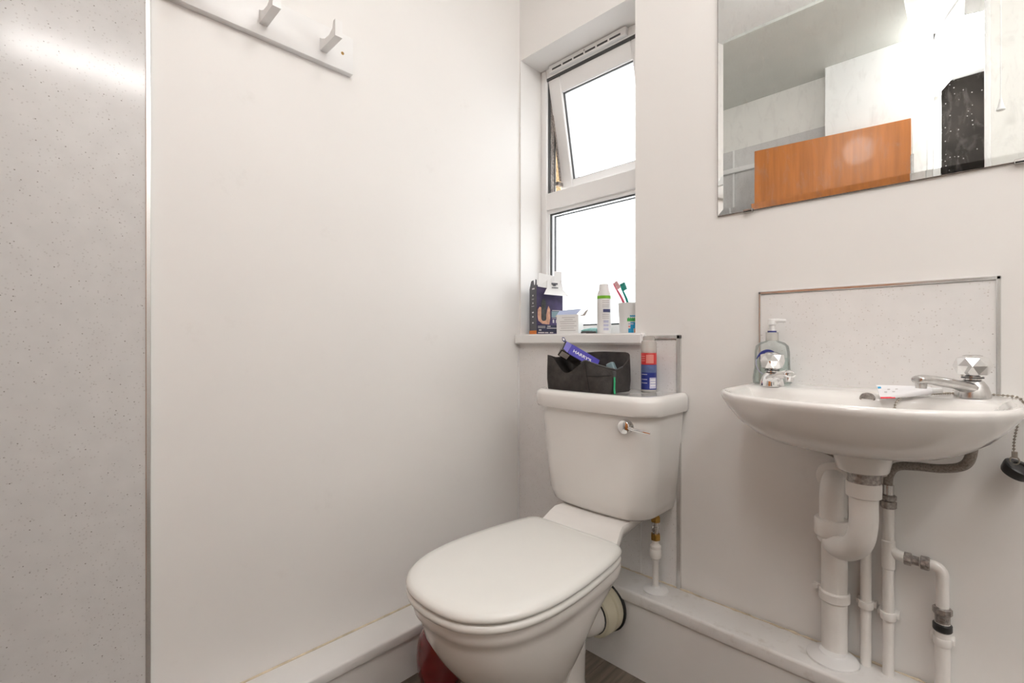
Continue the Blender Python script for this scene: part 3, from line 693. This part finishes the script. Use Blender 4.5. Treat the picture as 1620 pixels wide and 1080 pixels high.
wb_ = thing('dressing_box', 'small white printed carton with open blue lid flap on the sill', 'box', (.216, .012, SZ), (0, 0, R(14)))
mk('carton', bx(-.042, .038, 0, .045, 0, .066), 'white', wb_, smooth=False)
fb = loft(B(), [[Vector((-.042, 0 + k, .066)), Vector((.030, 0 + k, .064)), Vector((.042, .022 + k, .085)), Vector((-.042, .022 + k, .081))] for k in (0, .001)])
lf = mk('lid_flap', fb, 'palecard', wb_, smooth=False)
fb = loft(B(), [[Vector((-.042, .021 + k, .080)), Vector((.042, .021 + k, .084)), Vector((.042, .026 + k, .0865)), Vector((-.042, .026 + k, .0825))] for k in (0, .001)])
mk('flap_edge', fb, 'navyink', lf, smooth=False)
fb = loft(B(), [[Vector((.040, .010 + k, .062)), Vector((.058, .010 + k, .060)), Vector((.072, .010 + k, .084)), Vector((.060, .010 + k, .078)), Vector((.050, .010 + k, .066))] for k in (0, .0012)])
mk('torn_foil', fb, 'foil', wb_, smooth=False)
for zz, a, c_ in ((.055, -.022, .026), (.048, -.014, .018), (.041, -.030, .030), (.034, -.028, .024), (.026, -.030, .032), (.019, -.026, .022), (.011, -.030, .028)):
    mk('print_line', bx(a, c_, -.0008, .0002, zz, zz + .0018), 'greyink', wb_, smooth=False)

sc_ = thing('spray_can', 'tall white aerosol can with a lime green band on the sill', 'spray can', (.348, .032, SZ))
mk('can', lathe(B(), [(.0205, 0), (.0225, .003), (.0225, .112)], n=32), 'whiteplastic', sc_)
mk('green_band', lathe(B(), [(.0226, .112), (.0229, .1125), (.0226, .1215), (.0215, .122)], n=32), 'green', sc_)
mk('cap', lathe(B(), [(.0222, .1215), (.0222, .128), (.0165, .142), (.0160, .158), (.0145, .160)], n=32), 'whiteplastic', sc_)
def arcband(bm, r, a0, a1, z0, z1, n=8):
    rings = [[Vector((r_ * math.cos(a0 + (a1 - a0) * i / n), r_ * math.sin(a0 + (a1 - a0) * i / n), z)) for r_, z in ((r, z0), (r, z1), (r - .0012, z1), (r - .0012, z0))] for i in range(n + 1)]
    return loft(bm, rings)
VA = R(-53)     # direction from the sill to the middle of the room
mk('label_block', arcband(B(), .0231, VA - .2, VA + .95, .068, .078), 'navyink', sc_)
for z0, z1 in ((.034, .042), (.022, .030), (.010, .018)): mk('label_block', arcband(B(), .0230, VA - .15, VA + .6, z0, z1), 'lavink', sc_)
for z0 in (.104, .098, .090, .084, .060, .054, .048): mk('print_line', arcband(B(), .0230, VA - .3, VA + .7, z0, z0 + .0018), 'greyink', sc_)

cu = thing('tumbler', 'white plastic tumbler with blue and green print holding toothbrushes on the sill', 'cup', (.437, .040, SZ))
mk('cup', lathe(B(), [(.029, 0), (.031, .002), (.0355, .094), (.0335, .094), (.029, .005), (.0, .004)], n=36, cap1=False), 'cupw', cu)
def cdec(name, a0, a1, z0, z1, m, r=.0352): return mk(name, arcband(B(), r - (.094 - z1) * .045, a0, a1, z0, z1), m, cu)
cdec('printed_swoosh', VA - .1, VA + 1.1, .050, .057, 'cyan'); cdec('printed_swoosh', VA - .35, VA + 1.0, .036, .049, 'dgreen')
cdec('printed_swoosh', VA - .25, VA + .25, .0, .014, 'cyan'); cdec('printed_swoosh', VA - .05, VA + .5, .014, .034, 'cyan'); cdec('printed_swoosh', VA + .35, VA + 1.0, .0, .016, 'orange')
cdec('print_line', VA - .25, VA + .25, .026, .030, 'lavink', .0356); cdec('print_line', VA - .25, VA + .2, .018, .022, 'pinkink', .0356)
def brush(label, m, mb, bx0, by0, dx, dz, h, name='toothbrush'):
    t = thing(name, label, 'toothbrush', (bx0, by0, SZ + .008))
    p0 = Vector((0, 0, 0)); h_ = h; h = math.hypot(dx, h); d = Vector((dx, 0, h)).normalized()
    pth = catmull([p0, d * (h * .45), d * (h * .80) + Vector((.002, 0, 0)), d * h], 6)
    L_ = len(pth); mk('handle', tube(B(), pth, [.0052 - .0022 * i / L_ for i in range(L_)], 10, sx=1.15, sy=.75), m, t)
    mtx_ = d.to_track_quat('Z', 'Y').to_matrix().to_4x4()
    hb = loft(B(), [[mtx_ @ Vector((a * math.cos(q), .002 * math.sin(q), zz)) for q in [2 * math.pi * i / 14 for i in range(14)]] for a, zz in ((.0035, -.002), (.007, .004), (.0075, .016), (.006, .025), (.003, .028))])
    for v in hb.verts: v.co += d * h
    hd = mk('head', hb, m, t)
    hb = B()
    for i in range(5):
        for j in (-1, 1): box(hb, .0, .0155, -.002 + j * .0026 - .0012 + .002, -.002 + j * .0026 + .0012 + .002, .003 + i * .005, .007 + i * .005, mtx=Matrix.Translation(d * h) @ Matrix.Rotation(math.atan2(dx, h_), 4, 'Y'))
    mk('bristles', hb, mb, hd, smooth=False)
brush('pink toothbrush leaning out of the white tumbler on the sill', 'pink', 'palepink', .464, .038, -.080, 0, .122)
brush('teal green toothbrush leaning out of the white tumbler on the sill', 'teal', 'teal', .458, .048, -.052, 0, .122)

tb = thing('squeezed_tube', 'small squeezed pale teal tube lying between carton and aerosol can', 'tube', (.294, .034, SZ), (0, 0, R(20)))
mk('tube_body', loft(B(), [[Vector((x_, w_ * math.cos(a), .010 + h_ * math.sin(a))) for a in [2 * math.pi * i / 14 for i in range(14)]] for x_, w_, h_ in ((-.030, .012, .0015), (-.022, .012, .006), (0, .011, .0095), (.020, .010, .0095), (.025, .006, .006))]), 'tealtube', tb)
mk('cap', lathe(B(), [(.0075, .024), (.0075, .036)], (0, 0, .010), 'x', 14), 'teal', tb)
rz = tag(mk('disposable_razor', tube(B(), catmull([(-.028, 0, .004), (-.008, .002, .005), (.015, 0, .004), (.030, -.004, .004)], 5), [.003] * 5 + [.0042] * 6 + [.0035] * 5, 10), 'gasket', loc=(.300, .012, SZ)), 'thin dark disposable razor lying along the sill before the aerosol can', 'razor')

# ------------------------------------------------------------------ things on the cistern lid
LZt = .7803
bag = thing('toiletry_bag', 'black fabric wash bag standing open on the toilet cistern', 'wash bag', (.394, -.125, LZt))
a_, b_ = .103, .060
# rim heights around the bag: (x, y, height)
keys = [(-a_, -b_, .097), (-.085, -b_, .088), (-.055, -b_ + .002, .056), (-.035, -b_ + .006, .048), (-.010, -b_ + .004, .058), (.020, -b_, .076), (.036, -b_ - .001, .083), (.055, -b_ + .010, .076), (.080, -b_ + .022, .068), (a_, -b_ + .036, .062),
        (a_ + .002, -.012, .060), (a_ + .002, .02, .066), (a_ + .004, b_ - .006, .088), (a_ - .004, b_, .104), (.06, b_, .106), (.0, b_, .106), (-.05, b_, .102), (-.085, b_, .098), (-a_, b_ - .006, .096), (-a_, .02, .092), (-a_, -.02, .090)]
keys = [(x_, y_, z_ * 1.06) for x_, y_, z_ in keys]
base = [(-a_ + .002, -b_), (-.085, -b_ - .002), (-.055, -b_ - .003), (-.035, -b_ - .003), (-.010, -b_ - .003), (.020, -b_ - .003), (.050, -b_ - .002), (.085, -b_), (a_ - .004, -b_ + .006), (a_ + .004, -b_ + .022),
        (a_ + .005, -.012), (a_ + .005, .02), (a_ + .004, b_ - .006), (a_ - .004, b_), (.06, b_), (.0, b_), (-.05, b_), (-.085, b_), (-a_, b_ - .006), (-a_ - .001, .02), (-a_ - .001, -.02)]
def closed(pts, k=3):
    P = pts[-2:] + pts + pts[:2]; q = catmull(P, k); return q[2 * k: 2 * k + len(pts) * k]
rings = []
for f, bl_ in ((0, -.004), (.03, .0), (.3, .004), (.6, .003), (.85, .001), (1, 0)):
    pts = []
    for kx, bs in zip(keys, base):
        q = Vector((bs[0], bs[1], 0)).lerp(Vector(kx), f); n_ = Vector((q.x / a_, q.y / b_, 0)); n_.normalize(); q += n_ * bl_ * .6
        q.z += random.uniform(-.0006, .0006) if 0 < f < 1 else 0
        pts.append(q)
    rings.append(closed(pts))
inner = []
for f, s_ in ((1, .955), (.7, .93), (.15, .90)):
    inner.append(closed([Vector((k_[0] * s_, k_[1] * s_, max(k_[2] * f, .012) - (.001 if f == 1 else 0))) for k_ in keys]))
mk('bag_body', loft(B(), rings + inner), 'black', bag, ang=55)
zp = [Vector(k_) + Vector((0, 0, .0012)) for k_ in keys[5:12]]
mk('zip', tube(B(), catmull(zp, 5), .0022, 8), 'gasket', bag)
b = tube(B(), [(.036, -b_ - .0035, .083), (.044, -b_ - .0045, .045), (.052, -b_ - .0045, .004)], .0008, 6); tube(b, [(.040, -b_ - .0035, .046), (.075, -b_ + .002, .047), (a_, -b_ + .026, .050)], .0008, 6)
mk('seam', b, 'blacklin', bag)
sl_ = mk('zip_slider', bx(a_ - .002, a_ + .006, -b_ + .030, -b_ + .042, .040, .062, bev=.002), 'gasket', bag)
mk('zip_pull', tube(B(), catmull([(a_ + .006, -b_ + .032, .044), (a_ + .010, -b_ + .026, .030), (a_ + .012, -b_ + .022, .012), (a_ + .016, -b_ + .018, .001)], 5), .0028, 10, sx=1.2), 'pullgreen', sl_)
b = tube(B(), catmull([(-a_ + .002, -.03, .060), (-a_ - .010, -.03, .058), (-a_ - .011, -.03, .044), (-a_ + .002, -.03, .040)], 4), .004, 8, sx=.3, sy=1.8)
mk('side_loop', b, 'black', bag)

rzb = thing('razor_pack', 'violet razor refill pack with white lettering sticking out of the wash bag', 'razor pack', (.317, -.150, .904))
r_ = Vector((.7145, .6997, 0)); k_ = Vector((0, 0, 1)); c_ = Vector((.6997, -.7145, 0))
X_ = r_ * math.cos(R(30)) - k_ * math.sin(R(30)); U_ = r_ * math.sin(R(30)) + k_ * math.cos(R(30))
N_ = (c_ * .75 + U_ * .66).normalized(); Y_ = N_.cross(X_)
rzb.rotation_euler = Matrix((X_, Y_, N_)).transposed().to_euler()
PK = .118; W2 = .0195; T2 = .0155
mk('carton', bx(0, PK, -W2, W2, -T2, T2 - .001), 'darkplastic', rzb, smooth=False)
tw = mk('tray_window', bx(.004, .030, -W2 - .0006, -W2 + .001, -T2 + .003, T2 - .006), 'foil', rzb, smooth=False)
mk('sleeve', bx(.022, PK + .0006, -W2 - .0006, W2 + .0006, T2 - .0012, T2), 'purple', rzb, smooth=False)
mk('sleeve_edge', bx(.026, PK + .0006, -W2 - .0008, -W2, T2 - .003, T2), 'lilac', rzb, smooth=False)
mk('lilac_end', prism(B(), [(.004, -W2 * .7), (.020, -W2 - .0005), (.0225, W2), (.004, W2)], T2 - .0012, T2 - .0001, lambda u, v, d: (u, v, d)), 'lilac', rzb, smooth=False)
mk('hang_tab', prism(B(), [(.002, W2 - .004), (-.006, W2 - .001), (-.010, W2 + .010), (-.004, W2 + .014), (.006, W2 + .004)], T2 - .0016, T2 - .0004, lambda u, v, d: (u - .004, v - .004, d)), 'navyink', rzb, smooth=False)
mk('tab_mark', prism(B(), [(-.002, W2), (-.005, W2 + .002), (-.007, W2 + .008), (-.003, W2 + .009), (.001, W2 + .004)], T2 - .0004, T2 - .0001, lambda u, v, d: (u - .004, v - .004, d)), 'white', rzb, smooth=False)
text_mesh('lettering', "HARRY'S", .0160, 'white', rzb, Matrix.Translation((.033, -.0068, T2 + .0003)))
ib = tag(mk('plastic_bottle', bx(-.011, .011, -.011, .011, -.05, .025, bev=.005, seg=3), 'bluegrey', loc=(.462, -.095, LZt + .058), rot=(R(0), R(-24), R(10))), 'blue-grey plastic bottle peeking out of the open wash bag', 'bottle')

sg = thing('shaving_can', 'red and blue shaving foam can with clear cap on the cistern', 'shaving can', (.5515, -.052, LZt))
mk('base_rim', lathe(B(), [(.0205, 0), (.0218, .002), (.0218, .007), (.0208, .009)], n=32), 'clearcap', sg)
mk('blue_can', lathe(B(), [(.0208, .008), (.0213, .010), (.0213, .078)], n=32), 'canblue', sg)
mk('red_can', lathe(B(), [(.0213, .078), (.0213, .110), (.0195, .113)], n=32), 'canred', sg)
mk('clear_cap', lathe(B(), [(.0213, .1105), (.0213, .135), (.0200, .143), (.0185, .1445), (.0165, .146), (.0165, .156), (.0140, .158)], n=32), 'clearcap', sg)
VC = math.atan2(-1.22, .652)
def gdec(name, a0, a1, z0, z1, m, r=.0218): return mk(name, arcband(B(), r, VC + a0, VC + a1, z0, z1), m, sg)
gdec('label_block', -1.3, 1.3, .056, .077, 'canmid'); gdec('barcode_block', .1, 1.05, .012, .042, 'lavink'); gdec('label_block', -.35, .65, .082, .106, 'pinkink')
for z0 in (.050, .036, .026): gdec('print_line', -1.1, -.2, z0, z0 + .002, 'lavink')
for z0 in (.034, .027, .019): gdec('barcode_line', .2, .95, z0, z0 + .003, 'white', .0221)
for z0 in (.100, .094, .088): gdec('print_line', -1.2, -.5, z0, z0 + .002, 'pinkink')

# ------------------------------------------------------------------ red pot behind the toilet
rp = thing('toilet_brush_pot', 'glossy dark red round pot on the floor beside the toilet', 'pot', (.197, -.510, 0))
mk('pot', lathe(B(), [(.036, 0), (.040, .004), (.050, .022), (.0575, .042), (.063, .066), (.065, .094), (.063, .122), (.056, .148), (.044, .168), (.032, .177), (.028, .1775), (.026, .17)], n=40), 'red', rp, ang=60)
mk('seam_band', lathe(B(), [(.0515, .024), (.0532, .0265), (.0542, .030), (.0535, .033)], n=40), 'red', rp)

# ------------------------------------------------------------------ ceiling battens, door, hall (seen in the mirror and the glossy panel); added fill globe
def batten(label, x0, y0, x1, y1, zb, wd, m):
    L_ = math.hypot(x1 - x0, y1 - y0); a = math.atan2(y1 - y0, x1 - x0)
    t = thing('batten_light', label, 'ceiling light', ((x0 + x1) / 2, (y0 + y1) / 2, H), (0, 0, a))
    mk('housing', bx(-L_ / 2, L_ / 2, -wd / 2, wd / 2, -.035, 0, bev=.004), 'upvc', t)
    pf = [(-wd * .46, -.036), (-wd * .46, zb - H + .015), (-wd * .36, zb - H), (wd * .36, zb - H), (wd * .46, zb - H + .015), (wd * .46, -.036)]
    mk('diffuser', prism(B(), pf, -L_ / 2 + .012, L_ / 2 - .012, lambda u, v, d: (d, u, v)), m, t, smooth=False)
    for s_ in (-1, 1): mk('end_cap', bx(min(s_ * L_ / 2, s_ * (L_ / 2 - .012)), max(s_ * L_ / 2, s_ * (L_ / 2 - .012)), -wd / 2, wd / 2, zb - H - .002, -.03, bev=.003), 'upvc', t)
batten('white ceiling batten light over the basin side of the room', 2.07, -1.38, 2.07, -.25, 2.32, .13, 'batten')
batten('white batten light on the hall ceiling reflected in the mirror', .985, -2.33, 1.27, -1.56, 2.32, .19, 'hall')

dl = thing('fill_globe', 'added out-of-view opal globe filling light between toilet and basin', 'ceiling light', (.95, -.70, H))  # added fill source out of view, brightens the wall behind toilet and basin
mk('base_ring', lathe(B(), [(.05, 0), (.05, -.018), (.012, -.024), (.012, -.105), (.045, -.115), (.045, -.135)], n=40), 'upvc', dl)
mk('fill_globe_body', lathe(B(), [(.044, -.130), (.068, -.144), (.082, -.170), (.086, -.202), (.080, -.237), (.062, -.264), (.034, -.280), (.004, -.284)], n=40), 'fillglow', dl)

dr = struct(bpy.data.objects.new('door_1', None)); COL.objects.link(dr)
dr.location = (.989, -1.735, 0); dr.rotation_euler = (0, 0, math.atan2(-1.633 + 1.735, .318 - .989))
mk('door_leaf', bx(0, .68, -.02, .02, .008, 2.002, bev=.002, seg=1), 'wood', dr, smooth=False)
b = B(); box(b, -.004, .003, -.021, .021, 1.72, 1.82); lathe(b, [(.006, 1.715), (.006, 1.825)], (-.004, -.022, 0), 'z', 10)
mk('hinge', b, 'dullchrome', dr)
jm = struct(mk('trim_3', bx(.992, 1.045, -1.84, -1.78, 0, H, bev=.004), 'upvc'))
mk('architrave', bx(1.045, 1.068, -1.85, -1.80, 0, H, bev=.004), 'upvc', jm)
mk('architrave', bx(1.238, 1.256, -1.4205, -1.412, 0, H, bev=.003), 'upvc', jm)
dk = struct(mk('door_2', bx(1.075, 1.50, -2.46, -2.43, 0, H - .002), 'dark', smooth=False))
mk('door_frame', bx(1.04, 1.075, -2.46, -2.42, 0, H), 'upvc', dk, smooth=False)
pc = thing('pull_cord', 'white light pull cord with bell-shaped end reflected in the mirror', 'pull cord', (1.282, -1.36, H))
mk('ceiling_rose', lathe(B(), [(.03, 0), (.03, -.02), (.02, -.026)], n=24), 'whiteplastic', pc)
mk('cord', tube(B(), [(0, 0, -.02), (0, 0, -.575)], .0016, 8), 'white', pc)
mk('cord_pull', lathe(B(), [(.003, -.56), (.006, -.575), (.009, -.590), (.013, -.602), (.013, -.605), (.004, -.606)], n=18), 'whiteplastic', pc)
